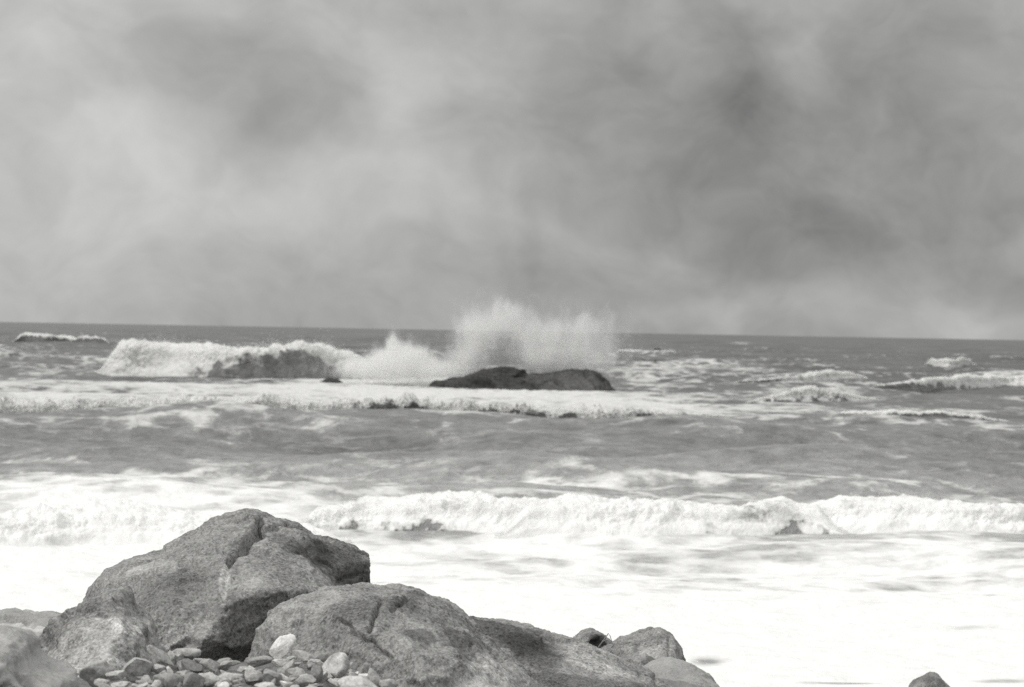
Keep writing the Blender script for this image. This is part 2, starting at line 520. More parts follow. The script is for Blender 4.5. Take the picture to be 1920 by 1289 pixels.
def breaker(label, stations, drop=0, steep=0.9, back=5.0, lump=0.2, n_t=90, step_px=1.1, fz=1.0, seed=1, lace=0.0, dsize=0.02, toe_dark=0.0, air=0.26, fine=0.5, rough=0.34, ragged=1.0):
    """a breaking wave: stations are (px, toe_py, crest_py, cover) along its line; cover is the part of the face under foam, from the crest down"""
    st = np.array(stations, float)
    pxs = np.arange(st[0, 0], st[-1, 0], step_px)
    toe = np.interp(pxs, st[:, 0], st[:, 1]); cre = np.interp(pxs, st[:, 0], st[:, 2]); cov = np.interp(pxs, st[:, 0], st[:, 3])
    n = len(pxs)
    ker = np.hanning(41); ker /= ker.sum()
    sm = lambda v: np.convolve(np.pad(v, 20, 'edge'), ker, 'valid')
    toe, cre, cov = sm(toe), sm(cre), sm(cov)
    xy = np.array([on_sea(a, b) for a, b in zip(pxs, toe)])
    x0, y0 = xy[:, 0], xy[:, 1]
    yc = y0.copy()
    H = np.zeros(n)
    for i in range(n):
        h = 0.5
        for _ in range(4):
            h = max(0.02, unproject(pxs[i], cre[i], y0[i] + h * steep).z)
        H[i] = h
    line = np.stack([x0, np.zeros(n), np.full(n, seed * 3.1)], 1)
    Hm = H * (1 + rough * fbm(line, 0.22 / max(H.mean(), .3), 5, 0.6, seed=seed))
    # meander of the toe
    ends = np.minimum(1, np.minimum(np.arange(n), np.arange(n)[::-1]) / (0.10 * n + 1))
    ends = sstep(ends, 0, 1)
    wig = 1.6 * H.mean() * fbm(line, 0.16 / max(H.mean(), .3), 3, 0.5, seed=seed + 3)
    Hm = Hm * (0.15 + 0.85 * ends)
    t = np.linspace(0, 1, n_t)
    tf = 0.62                                   # share of the rows on the face
    T = np.broadcast_to(t, (n, n_t))
    f = np.clip(T / tf, 0, 1); b = np.clip((T - tf) / (1 - tf), 0, 1)
    Hc = Hm[:, None]
    # face: low toe, bulging roller, crest; then the back of the wave falling away
    zf = Hc * (np.sin(f * math.pi / 2) ** 0.9)
    yf = y0[:, None] + wig[:, None] + Hc * steep * (f ** 1.8 + 0.12 * np.sin(f * math.pi * 2))
    yb = Hc * back * (b ** 1.25)
    zb = Hc * (1 - sstep(b, 0, 1)) - 0.25 * b ** 2
    Yv = yf + yb
    Zv = np.where(T <= tf, zf, zb) - 0.12 * (1 - np.clip(f * 8, 0, 1))
    Xv = np.broadcast_to(x0[:, None], (n, n_t)) * (Yv / y0[:, None])
    P = np.stack([Xv.ravel(), Yv.ravel(), Zv.ravel()], 1)
    sz = sea_z(P[:, 0], P[:, 1])
    P[:, 2] += sz * 0.6
    hm = max(H.mean(), 0.2)
    # foam cover over the face
    fr = f.ravel(); br = b.ravel(); cv = np.repeat(cov, n_t)
    nz = fbm(P * np.array([1, 0.6, 1.2]), 0.9 / hm, 4, 0.6, seed=seed + 1)
    depth = 1 - fr                                # 0 at the crest, 1 at the toe
    nz2 = fbm(P * np.array([1, 0.5, 1.0]), 3.2 / hm, 4, 0.6, seed=seed + 31)
    foam = 1.2 * sstep(cv + ragged * (0.42 * nz + 0.30 * nz2) - depth, -0.30, 0.26)
    foam = foam - lace * sstep(fbm(P * np.array([1, .6, 1]), 1.3 / hm, 5, 0.6, seed=seed + 6), -0.15, 0.35) * (0.35 + 0.65 * sstep(fbm(P * np.array([1, .3, .3]), 0.18 / hm, 3, seed=seed + 7), -0.2, 0.3))
    td = np.repeat(np.interp(pxs, *zip(*toe_dark)), n_t) if isinstance(toe_dark, list) else toe_dark
    foam = foam - td * sstep(depth, 0.22, 0.62) * sstep(fbm(P * np.array([1, .3, 1]), 0.30 / hm, 5, 0.7, seed=seed + 8), -0.14, 0.14)
    foam = foam - br * 0.75 * (1 - 0.5 * np.clip(cv, 0, 1)) + 0.2 * br * fbm(P, 0.5, 3, seed=seed + 2)
    # boiling lumps where it is white, ripples where it is water
    wm = sstep(foam, 0.35, 0.9)
    edge = np.repeat(ends, n_t) * np.clip(fr * 6, 0, 1) * (1 - br ** 3)
    gust = 0.45 + 0.9 * sstep(fbm(P * np.array([1, .4, .4]), 0.25 / hm, 3, 0.6, seed=seed + 17), -0.35, 0.35)
    D = gust * lump * hm * (0.9 * fbm(P * np.array([1, .7, 1]), 0.45 / hm, 3, 0.55, seed=seed + 21) + 0.75 * fbm(P, 1.1 / hm, 5, 0.50, kind='b', seed=seed) + fine * fbm(P, 4.0 / hm, 4, 0.6, kind='b', seed=seed + 5))
    D = D * (0.18 + 0.82 * wm) * edge
    nrm = np.stack([np.zeros(n * n_t), -np.where(T.ravel() <= tf, np.cos(fr * 1.2), -0.2), np.where(T.ravel() <= tf, np.sin(fr * 1.4) + .1, 1.0)], 1)
    nrm /= np.linalg.norm(nrm, axis=1)[:, None]
    P = P + nrm * D[:, None]
    idx = np.arange(n * n_t).reshape(n, n_t)
    F = np.stack([idx[:-1, :-1], idx[1:, :-1], idx[1:, 1:], idx[:-1, 1:]], -1).reshape(-1, 4)
    me = mesh_np('breaking_wave', P, F)
    ppx, ppy = to_px(P)
    attr(me, 'foam', foam)
    attr(me, 'aeration', np.maximum(aeration(ppx, np.repeat(toe, n_t)) * 0.9, air))
    o = new_obj('breaking_wave', me, M_WATER)
    tag(o, label, 'wave', 'breaking waves off the beach')
    if drop:
        rs = np.random.RandomState(seed + 40)
        cand = np.where((wm > 0.6) & (fr > 0.35) & (br < 0.25))[0]
        if len(cand):
            pick = cand[rs.randint(0, len(cand), drop)]
            clump = np.clip(fbm(P[pick] * np.array([1, 1, .4]), 0.5 / hm, 3, seed=seed + 9) * 4.0 - 0.1, 0.0, 1.6)
            Q = P[pick].copy()
            Q += rs.normal(size=Q.shape) * np.array([.05, .05, .02]) * hm
            Q[:, 2] += np.abs(rs.exponential(0.07, drop)) * hm * clump * (0.25 + fr[pick])
            s = dsize * (0.5 + rs.rand(drop) ** 2)
            so = droplets('spray', Q, s, o)
            so['kind'] = 'stuff'
    return o


# ------------------------------------------------------------------ rocks
def rock(name, D, outline, inner, edges=(), thick=1.2, voxel=0.02, smooth=4, big=0.05, small=0.014, cracks=(), tones=(), mat=None, label='', cat='rock', group=None, seed=1, nscale=1.0, chip=0.38):
    """a boulder: its front is a faceted shell through surveyed points, its back a rounded mass; then remeshed, weathered and cracked"""
    no = len(outline)
    pts2, P3 = [], []
    for q in list(outline) + list(inner):
        d = q[2] if len(q) > 2 else D
        pts2.append(Vector((q[0], -q[1]))); P3.append(unproject(q[0], q[1], d))
    ed = [(i, (i + 1) % no) for i in range(no)]
    for chain in edges:
        ids = []
        for c in chain:
            best = min(range(len(pts2)), key=lambda i: (pts2[i].x - c[0]) ** 2 + (pts2[i].y + c[1]) ** 2)
            ids.append(best)
        ed += [(ids[i], ids[i + 1]) for i in range(len(ids) - 1) if ids[i] != ids[i + 1]]
    v2, e2, f2, ov, oe, of = delaunay_2d_cdt(pts2, ed, [], 1, 1e-4)
    bm = bmesh.new()
    vs = []
    for k, v in enumerate(v2):
        src = ov[k]
        if src:
            vs.append(bm.verts.new(P3[src[0]]))
        else:
            vs.append(bm.verts.new(unproject(v.x, -v.y, D)))
    for f in f2:
        try:
            bm.faces.new([vs[i] for i in f])
        except ValueError:
            pass
    inv = {ov[k][0]: vs[k] for k in range(len(v2)) if ov[k]}
    ring = [inv[i] for i in range(no)]
    c = sum((r.co for r in ring), Vector()) / no
    prev = ring
    for (sc, dd) in ((0.97, 0.22), (0.84, 0.6), (0.5, 0.92)):
        cur = []
        for r in ring:
            p = c + (r.co - c) * sc
            p.z = c.z + (r.co.z - c.z) * (sc if r.co.z > c.z else 1.0)
            p.y = r.co.y + thick * dd
            cur.append(bm.verts.new(p))
        for i in range(no):
            j = (i + 1) % no
            bm.faces.new((prev[i], prev[j], cur[j], cur[i]))
        prev = cur
    cap = bm.verts.new(Vector((c.x, c.y + thick, c.z)))
    for i in range(no):
        bm.faces.new((prev[i], prev[(i + 1) % no], cap))
    bmesh.ops.recalc_face_normals(bm, faces=bm.faces)
    me0 = bpy.data.meshes.new('shell'); bm.to_mesh(me0); bm.free()
    tmp = bpy.data.objects.new('shell', me0); COL.objects.link(tmp)
    md = tmp.modifiers.new('remesh', 'REMESH'); md.mode = 'VOXEL'; md.voxel_size = voxel; md.adaptivity = 0
    dg = bpy.context.evaluated_depsgraph_get()
    me = bpy.data.meshes.new_from_object(tmp.evaluated_get(dg))
    bpy.data.objects.remove(tmp); bpy.data.meshes.remove(me0)
    me.name = name
    n = len(me.vertices)
    V = np.empty(n * 3); me.vertices.foreach_get('co', V); V = V.reshape(-1, 3)
    E = np.empty(len(me.edges) * 2, dtype=np.int64); me.edges.foreach_get('vertices', E); E = E.reshape(-1, 2)
    deg = np.bincount(E.ravel(), minlength=n).astype(float)
    for _ in range(smooth):
        S = np.zeros_like(V)
        for ax in range(3):
            S[:, ax] = np.bincount(E[:, 0], V[E[:, 1], ax], n) + np.bincount(E[:, 1], V[E[:, 0], ax], n)
        V += 0.55 * (S / deg[:, None] - V)
    me.vertices.foreach_set('co', V.astype(np.float32).ravel()); me.update()
    N = np.empty(n * 3); me.vertices.foreach_get('normal', N); N = N.reshape(-1, 3)
    s = nscale
    d = big * fbm(V, 1.6 * s, 4, 0.5, seed=seed) + 0.6 * big * fbm(V * np.array([1, 1, 2.2]), 3.5 * s, 4, 0.55, kind='r', seed=seed + 2)
    d += small * fbm(V, 14 * s, 4, 0.6, seed=seed + 4) + small * 0.7 * fbm(V, 38 * s, 3, 0.6, seed=seed + 5)
    # fracture planes: every block of the stone has broken off along its own slant
    rs = np.random.RandomState(seed + 60)
    cell = 0.34 / s
    lo, hi = V.min(0), V.max(0)
    seeds = lo + rs.rand(max(8, int(np.prod((hi - lo) / cell) * 1.0)) if np.prod((hi - lo) / cell) < 150 else 150, 3) * (hi - lo)
    W = V + 0.25 * cell * np.stack([fbm(V, 3 * s, 2, seed=seed + 61), fbm(V, 3 * s, 2, seed=seed + 62), fbm(V, 3 * s, 2, seed=seed + 63)], 1)
    near = np.argmin(((W[:, None, :] - seeds[None]) ** 2).sum(2), 1) if n * len(seeds) < 3e7 else np.concatenate([np.argmin(((w_[:, None, :] - seeds[None]) ** 2).sum(2), 1) for w_ in np.array_split(W, 12)])
    slant = rs.normal(size=seeds.shape) * 0.17
    fr_ = ((V - seeds[near]) * slant[near]).sum(1) + rs.normal(size=len(seeds))[near] * 0.008 / s
    for _ in range(3):
        fr_ = 0.5 * fr_ + 0.5 * (np.bincount(E[:, 0], fr_[E[:, 1]], n) + np.bincount(E[:, 1], fr_[E[:, 0]], n)) / deg
    d += chip * np.clip(fr_ - 0.008 / s, -0.10 / s, 0.022 / s)
    # pits where grains have dropped out
    d -= small * 1.3 * sstep(fbm(V, 22 * s, 3, 0.5, seed=seed + 7), 0.22, 0.5)
    px, py = to_px(V)
    front = N[:, 1] < 0.35
    tone = 0.35 * fbm(V, 2.3 * s, 4, 0.55, seed=seed + 8)
    jx = 6.0 * fbm(V, 9 * s, 4, 0.6, seed=seed + 11); jy = 6.0 * fbm(V, 9 * s, 4, 0.6, seed=seed + 12)
    if D > 100:
        jx, jy = jx * 0.4, jy * 0.4
    for (line, wd, dep) in cracks:
        L = np.array(line, float); best = np.full(n, 1e9)
        for i in range(len(L) - 1):
            a, b = L[i], L[i + 1]; ab = b - a
            tt = np.clip(((px + jx - a[0]) * ab[0] + (py + jy - a[1]) * ab[1]) / (ab @ ab), 0, 1)
            best = np.minimum(best, np.hypot(px + jx - a[0] - tt * ab[0], py + jy - a[1] - tt * ab[1]))
        d -= dep * np.exp(-(best / wd) ** 2) * front
    for (bx, by, hw, hh, rot, a) in tones:
        ca, sa = math.cos(R(rot)), math.sin(R(rot))
        ux = ((px - bx) * ca + (py - by) * sa) / hw; uy = (-(px - bx) * sa + (py - by) * ca) / hh
        r = np.sqrt(ux ** 2 + uy ** 2) + 0.60 * fbm(V, 7 * s, 5, 0.68, seed=seed + 13)
        tone += a * sstep(r, 1.15, 0.75) * front
    V = V + N * d[:, None]
    org = V.min(0) * 0.5 + V.max(0) * 0.5; org[2] = V[:, 2].min()
    me.vertices.foreach_set('co', (V - org).astype(np.float32).ravel())
    me.polygons.foreach_set('use_smooth', np.ones(len(me.polygons), dtype=bool))
    me.update()
    attr(me, 'tone', tone)
    o = new_obj(name, me, mat or M_GRANITE)
    o.location = org
    tag(o, label, cat, group)
    return o


SHORE = 'granite boulders along the water edge'


def build_rocks():
    rock('boulder', 16.5,
         [(120, 1330), (135, 1200), (150, 1135), (165, 1105), (198, 1071), (232, 1053), (294, 1044), (310, 1020), (332, 1007), (395, 975), (422, 966),
          (453, 960), (482, 966), (500, 979), (530, 984), (562, 993), (582, 1008), (640, 1029, 16.85), (694, 1049, 17.0), (692, 1070, 16.9), (684, 1118, 16.75), (684, 1200, 16.6), (660, 1330, 16.5)],
         [(300, 1053, 16.05), (350, 1060, 15.75), (430, 1059, 15.45), (240, 1078, 15.95), (200, 1130, 15.6), (300, 1092, 15.35), (400, 1082, 15.15), (426, 1066, 15.2),
          (490, 983, 16.4), (464, 1012, 16.15), (432, 1052, 15.85), (400, 1012, 16.15), (350, 1036, 16.05), (440, 985, 16.4),
          (503, 1000, 16.05), (480, 1036, 15.6), (455, 1062, 15.3), (540, 1008, 16.0), (590, 1066, 15.5), (615, 1110, 15.3),
          (600, 1032, 16.45), (640, 1062, 16.35), (662, 1100, 16.3), (500, 1080, 15.15), (545, 1110, 15.1), (425, 1120, 14.95), (416, 1142, 14.85),
          (300, 1150, 14.9), (325, 1205, 14.75), (372, 1217, 14.65), (250, 1180, 15.0), (490, 1106, 15.0), (470, 1150, 15.0), (450, 1215, 14.86),
          (490, 1190, 15.0), (530, 1150, 15.05), (420, 1250, 14.9), (300, 1300, 14.7), (450, 1310, 15.2), (200, 1260, 15.1), (580, 1200, 15.6)],
         edges=[[(490, 983), (464, 1012), (432, 1052)], [(503, 1000), (540, 1008), (590, 1066), (615, 1110)], [(300, 1053), (350, 1060), (430, 1059)],
                [(425, 1120), (416, 1142), (372, 1217)], [(503, 1000), (480, 1036), (455, 1062)], [(490, 1106), (416, 1142)]],
         thick=1.5, voxel=0.012, smooth=1, big=0.03, small=0.012,
         cracks=[([(492, 978), (470, 1005), (452, 1030), (431, 1058)], 5, .12), ([(452, 1040), (478, 1030), (510, 1034)], 5, .06), ([(342, 1057), (362, 1053)], 5, .14),
                 ([(498, 1012), (510, 1012)], 4, .06), ([(426, 1066), (420, 1128)], 4, .03), ([(590, 1070), (612, 1108)], 4, .025), ([(640, 1085), (684, 1075)], 4, .03), ([(275, 1080), (292, 1070)], 3, .04)],
         tones=[(640, 1055, 70, 32, 30, -.75), (590, 1035, 40, 22, 40, -.75), (660, 1090, 40, 26, 0, -.4), (455, 1185, 40, 62, 22, -.3), (545, 1010, 40, 16, 20, -.5),  # negative tones paint shade on the right face and in the lower recess
                (350, 1120, 110, 45, 0, -.25), (420, 1100, 9, 40, 5, .5), (300, 1180, 70, 40, 0, .25), (250, 1070, 60, 14, -20, .2)],
         label='largest dark granite boulder, a peaked mass with a slanting crack, back of the shore rocks', cat='boulder', group=SHORE, seed=1)
    rock('boulder', 14.5,
         [(440, 1340), (458, 1242), (480, 1180), (506, 1149), (560, 1125), (640, 1114), (682, 1112), (740, 1117), (790, 1129), (840, 1149), (872, 1168), (902, 1198),
          (942, 1232), (990, 1268), (1050, 1340)],
         [(520, 1190, 14.2), (580, 1160, 14.2), (640, 1150, 13.95), (700, 1140, 14.0), (750, 1150, 13.85), (800, 1168, 13.9), (845, 1192, 13.9), (700, 1200, 13.6),
          (600, 1210, 13.85), (780, 1230, 13.25), (860, 1240, 13.35), (905, 1262, 13.55), (500, 1250, 14.05), (650, 1290, 13.5), (800, 1300, 13.0), (940, 1310, 13.2), (880, 1215, 13.9)],
         thick=1.5, voxel=0.011, smooth=3, big=0.04, small=0.011,
         cracks=[([(636, 1161), (654, 1170), (663, 1188), (686, 1200), (701, 1203), (709, 1217), (732, 1234)], 2.6, .055), ([(716, 1118), (707, 1145), (694, 1185)], 3.6, .06), ([(735, 1142), (764, 1123)], 5, .04), ([(545, 1166), (562, 1163)], 3.5, .05), ([(872, 1170), (910, 1208), (950, 1245), (985, 1280)], 4, .03)],
         tones=[(790, 1192, 40, 14, 10, -.75), (850, 1200, 34, 18, 20, -.6), (760, 1127, 40, 12, -20, -.5), (800, 1150, 70, 18, 25, -.3), (905, 1265, 55, 34, 15, .45),
                (820, 1260, 50, 30, 30, .15), (540, 1160, 60, 30, 0, .15), (690, 1150, 70, 24, 0, -.25), (880, 1215, 25, 30, 40, -.4)],
         label='rounded grey boulder with a zigzag crack, cobbles heaped against its front left', cat='boulder', group=SHORE, seed=2)
    rock('boulder', 13.7,
         [(10, 1340), (40, 1250), (58, 1215), (72, 1192), (96, 1161), (150, 1131), (186, 1118), (214, 1113), (228, 1140), (246, 1160), (270, 1180), (277, 1212), (305, 1242), (338, 1262), (345, 1340)],
         [(150, 1180, 13.3), (200, 1150, 13.4), (230, 1172, 13.15), (258, 1200, 13.15), (120, 1220, 13.2), (200, 1220, 13.0), (262, 1245, 13.1), (100, 1290, 12.9), (220, 1300, 12.75), (80, 1225, 13.35), (178, 1142, 13.45)],
         thick=0.9, voxel=0.012, smooth=3, big=0.05, small=0.010,
         cracks=[([(52, 1228), (66, 1218)], 6, .08)],
         tones=[(235, 1172, 36, 16, 10, .45), (180, 1165, 20, 8, 0, .3), (95, 1190, 30, 26, -40, -.5), (150, 1145, 50, 14, -25, -.3), (150, 1230, 160, 90, 0, .35)],
         label='leaning grey boulder with a pale patch, left of the peaked boulder', cat='boulder', group=SHORE, seed=3, mat=M_GRANITE)
    rock('boulder', 10.4,
         [(-180, 1400), (-190, 1200), (-90, 1186), (-20, 1183), (22, 1190), (50, 1214), (48, 1245), (85, 1262), (140, 1275), (150, 1400)],
         [(-60, 1210, 9.9), (10, 1215, 10.0), (20, 1250, 9.7), (-60, 1290, 9.4), (60, 1300, 9.7)],
         thick=0.7, voxel=0.012, smooth=6, big=0.04, small=0.007,
         cracks=[([(8, 1292), (30, 1278)], 8, .06)], tones=[(20, 1280, 16, 10, -20, -.4)],
         label='pale smooth boulder out of focus at the bottom left corner', cat='boulder', group=SHORE, seed=4, mat=M_PALE)
    rock('boulder', 19.0,
         [(-140, 1330), (-130, 1165), (-40, 1154), (2, 1149), (26, 1153), (50, 1160), (88, 1158), (120, 1168), (150, 1330)],
         [(-20, 1175, 18.4), (50, 1175, 18.5), (100, 1178, 18.5), (20, 1220, 18.0)],
         thick=1.0, voxel=0.016, smooth=4, big=0.04, small=0.01, cracks=[([(48, 1165), (62, 1172)], 4, .05)], tones=[(40, 1172, 50, 9, 8, .45), (0, 1184, 40, 6, 0, -.5)],
         label='low flat boulder at the left edge, farthest left against the white foam', cat='boulder', group=SHORE, seed=5, mat=M_PALE)
    rock('boulder', 17.2,
         [(800, 1340), (815, 1200), (850, 1172), (880, 1169), (932, 1177), (986, 1190), (1032, 1206), (1076, 1216), (1108, 1225), (1152, 1241), (1188, 1256), (1228, 1271), (1258, 1292), (1275, 1340)],
         [(930, 1205, 16.9), (1000, 1217, 16.85), (1060, 1235, 16.75), (1120, 1247, 16.75), (960, 1240, 16.4), (1040, 1265, 16.2), (1130, 1268, 16.35), (1195, 1282, 16.5), (1000, 1300, 15.8), (1120, 1305, 15.9), (880, 1220, 16.6), (1210, 1310, 16.4)],
         thick=1.2, voxel=0.014, smooth=4, big=0.045, small=0.012,
         cracks=[([(960, 1235), (972, 1255)], 4, .05), ([(1228, 1270), (1242, 1289)], 3, .03), ([(1202, 1262), (1208, 1266)], 3, .05)],
         tones=[(960, 1198, 110, 22, 16, -.95), (1000, 1225, 60, 26, 30, -.6), (1090, 1283, 130, 18, 6, -.6), (1110, 1240, 80, 18, 18, .5), (930, 1230, 30, 30, 40, .35)],
         label='long sloping boulder with a dark upper band, right of the cracked boulder', cat='boulder', group=SHORE, seed=6)
    rock('boulder', 19.5,
         [(1085, 1330), (1100, 1245), (1120, 1232), (1146, 1220), (1166, 1208), (1186, 1200), (1206, 1194), (1236, 1183), (1259, 1193), (1273, 1211), (1281, 1230), (1287, 1240), (1288, 1264), (1280, 1330)],
         [(1180, 1226, 19.05), (1235, 1208, 19.15), (1262, 1215, 19.2), (1200, 1250, 18.75), (1255, 1245, 18.85), (1275, 1250, 19.2), (1240, 1275, 18.7), (1130, 1248, 19)],
         thick=1.0, voxel=0.014, smooth=4, big=0.035, small=0.010,
         tones=[(1228, 1243, 26, 14, -15, -.8), (1282, 1245, 7, 20, 0, -.7), (1215, 1215, 50, 16, -10, .3), (1230, 1198, 40, 6, -10, -.3), (1140, 1238, 30, 10, -20, .2)],
         cracks=[([(1255, 1200), (1262, 1240)], 4, .03)],
         label='squat humped boulder at the right end, paler top, beside the foam', cat='boulder', group=SHORE, seed=7, chip=.6)
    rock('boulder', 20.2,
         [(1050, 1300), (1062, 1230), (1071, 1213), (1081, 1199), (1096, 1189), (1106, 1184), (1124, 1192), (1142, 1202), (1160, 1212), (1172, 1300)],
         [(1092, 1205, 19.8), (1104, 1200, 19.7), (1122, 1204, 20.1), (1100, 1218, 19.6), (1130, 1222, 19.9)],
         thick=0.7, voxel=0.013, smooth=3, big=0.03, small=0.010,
         tones=[(1122, 1203, 24, 10, 20, -1.6), (1130, 1220, 60, 14, -10, -2.0), (1085, 1202, 12, 12, 0, .2)], cracks=[([(1108, 1202), (1128, 1206)], 5, .06)],  # dark band: shade of the hollow face painted in, with dark kelp
         label='small pointed dark rock with a hollow, behind the humped right boulder', cat='boulder', group=SHORE, seed=8, chip=.7)
    rock('boulder', 20.6,
         [(1128, 1300), (1134, 1225), (1148, 1204), (1158, 1196), (1167, 1191), (1176, 1197), (1184, 1206), (1200, 1300)],
         [(1160, 1205, 20.2), (1170, 1215, 20.1)],
         thick=0.5, voxel=0.013, smooth=3, big=0.02, small=0.010, tones=[(1160, 1212, 40, 9, -8, -1.2)],  # the painted shade of the hollow runs on across this tip
         label='tiny rock tip showing between the pointed dark rock and the humped boulder', cat='boulder', group=SHORE, seed=9)
    rock('boulder', 18.0,
         [(1180, 1340), (1196, 1272), (1222, 1256), (1258, 1249), (1294, 1257), (1322, 1270), (1355, 1290), (1385, 1340)],
         [(1250, 1266, 17.7), (1300, 1280, 17.6), (1240, 1298, 17.3), (1330, 1310, 17.4)],
         thick=0.9, voxel=0.014, smooth=5, big=0.03, small=0.009, tones=[(1270, 1284, 60, 6, 10, -.5)],
         label='flat pale slab sloping into the foam in front of the humped right boulder', cat='boulder', group=SHORE, seed=10, mat=M_PALE)
    rock('boulder', 26.4,
         [(1705, 1320), (1708, 1290), (1718, 1280), (1736, 1272), (1751, 1263), (1764, 1268), (1774, 1279), (1786, 1292), (1790, 1320)],
         [(1745, 1275, 26.15), (1757, 1285, 26.05), (1730, 1282, 26.2)],
         thick=0.5, voxel=0.016, smooth=3, big=0.02, small=0.010, tones=[(1755, 1280, 30, 12, 20, -.3)],
         label='small rock standing alone in white foam at the bottom right', cat='boulder', group=SHORE, seed=11)
    # reef offshore
    rock('rock_islet', 163.0,
         [(760, 790), (785, 740), (812, 716), (840, 711), (868, 704), (900, 693), (940, 687), (970, 687), (985, 690), (983, 703), (1012, 701), (1050, 696), (1085, 692), (1110, 693),
          (1127, 700), (1132, 708), (1144, 712), (1151, 724), (1162, 738), (1166, 790)],
         [(850, 722, 161.5), (900, 705, 162), (950, 700, 162.2), (975, 696, 162.4), (910, 716, 160.8), (960, 709, 161.2), (1000, 716, 160.6), (1060, 708, 161.2), (1100, 705, 161.3),
          (1120, 716, 160.6), (1140, 728, 161), (1050, 738, 158.6), (1120, 742, 158.9), (930, 728, 159.6), (1000, 735, 159), (1100, 780, 157.5), (900, 780, 158.5)],
         thick=5.0, voxel=0.085, smooth=2, big=0.22, small=0.06, nscale=0.17,
         cracks=[([(1096, 700), (1112, 718), (1128, 741)], 2.2, .30), ([(1040, 716), (1062, 722), (1080, 740)], 2, .25), ([(880, 710), (902, 707), (925, 722)], 3, .3), ([(1010, 722), (1030, 712), (1060, 706)], 1.6, .2),
                 ([(930, 706), (985, 707)], 1.6, .25), ([(985, 716), (1005, 728)], 2, .2), ([(1120, 706), (1134, 716), (1142, 738)], 1.6, .2)],
         tones=[(905, 718, 26, 8, 10, -.9), (960, 694, 40, 6, 0, -.5), (1130, 712, 20, 8, 30, -.4), (1070, 720, 80, 22, 4, .45)],
         mat=M_SEAROCK, label='long low dark rock islet offshore under the bursting spray', cat='rock', seed=12)
    rock('sea_rock', 171.0, [(585, 735), (596, 716), (608, 711), (622, 709), (634, 712), (642, 718), (650, 735)], [(612, 718, 170.2), (626, 716, 170.3)],
         thick=1.6, voxel=0.07, smooth=2, big=0.15, small=0.05, nscale=0.3, mat=M_SEAROCK, label='low dark sea rock awash left of the splash', cat='rock', group='small rocks awash offshore', seed=13)
    rock('sea_rock', 430.0, [(1220, 676), (1224, 662), (1227, 653), (1237, 653), (1240, 663), (1245, 676)], [(1232, 664, 429)],
         thick=1.6, voxel=0.12, smooth=1, big=0.1, small=0.05, nscale=0.3, mat=M_SEAROCK, label='tiny upright dark rock near the horizon, in a thin white crest', cat='rock', group='small rocks awash offshore', seed=14)
    rock('sea_rock', 285.0, [(1206, 694), (1218, 684), (1229, 676), (1234, 683), (1246, 694)], [(1228, 685, 284.4)],
         thick=1.6, voxel=0.09, smooth=1, big=0.1, small=0.05, nscale=0.3, mat=M_SEAROCK, label='tiny low dark rock in foam just below the upright one', cat='rock', group='small rocks awash offshore', seed=15)


# ------------------------------------------------------------------ beach
def beach_z(x, y):
    left = np.interp(y, [-40, 0, 11.5, 14, 16, 19, 23, 27, 40, 60], [2.6, 2.4, 2.22, 2.10, 1.6, 0.9, 0.25, -0.4, -1.6, -3.0])
    right = np.interp(y, [-40, 0, 12, 18, 22, 25, 40, 60], [2.6, 2.3, 1.25, 0.45, 0.12, -0.15, -1.4, -3.0])
    s = np.where(y > 11.0, sstep(x, -0.95, -0.45), sstep(x, 0.1, 1.5))
    return left * (1 - s) + right * s


def build_beach():
    ys = np.concatenate([np.linspace(-30, 8, 40, endpoint=False), np.linspace(8, 28, 260, endpoint=False), np.linspace(28, 60, 30)])
    xs = np.concatenate([np.linspace(-45, -5, 40, endpoint=False), np.linspace(-5, 8, 200, endpoint=False), np.linspace(8, 45, 40)])
    Y, X = np.meshgrid(ys, xs, indexing='ij')
    x, y = X.ravel(), Y.ravel()
    P = np.stack([x, y, np.zeros_like(x)], 1)
    z = beach_z(x, y) + 0.03 * fbm(P, 1.2, 3, seed=20) + 0.05 * fbm(P, 5.5, 3, 0.6, kind='b', seed=21) * sstep(y, 24, 18) - 0.06
    idx = np.arange(len(ys) * len(xs)).reshape(len(ys), len(xs))
    F = np.stack([idx[:-1, :-1], idx[:-1, 1:], idx[1:, 1:], idx[1:, :-1]], -1).reshape(-1, 4)
    me = mesh_np('beach', np.stack([x, y, z], 1), F)
    attr(me, 'tone', 0.3 * fbm(P, 3.0, 3, seed=22))
    tag(new_obj('beach', me, M_SHINGLE), kind='structure')


# ------------------------------------------------------------------ cobbles
def cobble_mesh(seed, square=2.4, facets=4, rough=0.05):
    rs = np.random.RandomState(seed)
    bm = bmesh.new(); bmesh.ops.create_icosphere(bm, subdivisions=4, radius=1)
    V = np.array([v.co[:] for v in bm.verts])
    p = square
    r = (np.abs(V) ** p).sum(1) ** (-1 / p)
    V = V * r[:, None]
    for _ in range(facets):
        nrm = rs.normal(size=3); nrm /= np.linalg.norm(nrm)
        h = 0.46 + 0.32 * rs.rand()
        dd = V @ nrm - h
        dd = np.where(dd > 0, dd, 0)
        V = V - np.outer(dd * 0.93, nrm)
    U = V / np.linalg.norm(V, axis=1)[:, None]
    V = V + U * (0.16 * fbm(U, 1.1, 2, seed=seed * .37) + rough * fbm(U, 4, 3, seed=seed * .91))[:, None]
    V -= (V.max(0) + V.min(0)) / 2; V /= (V.max(0) - V.min(0)) / 2
    for v, c in zip(bm.verts, V):
        v.co = c
    me = bpy.data.meshes.new('cobble'); bm.to_mesh(me); bm.free()
    me.polygons.foreach_set('use_smooth', np.ones(len(me.polygons), dtype=bool))
    return me, V


HEAP = 'cobbles heaped at the foot of the boulders'
ROCKS_AT = {}


def heap_depth(py):
    return 13.7 - (py - 1215) / 74.0 * 2.15


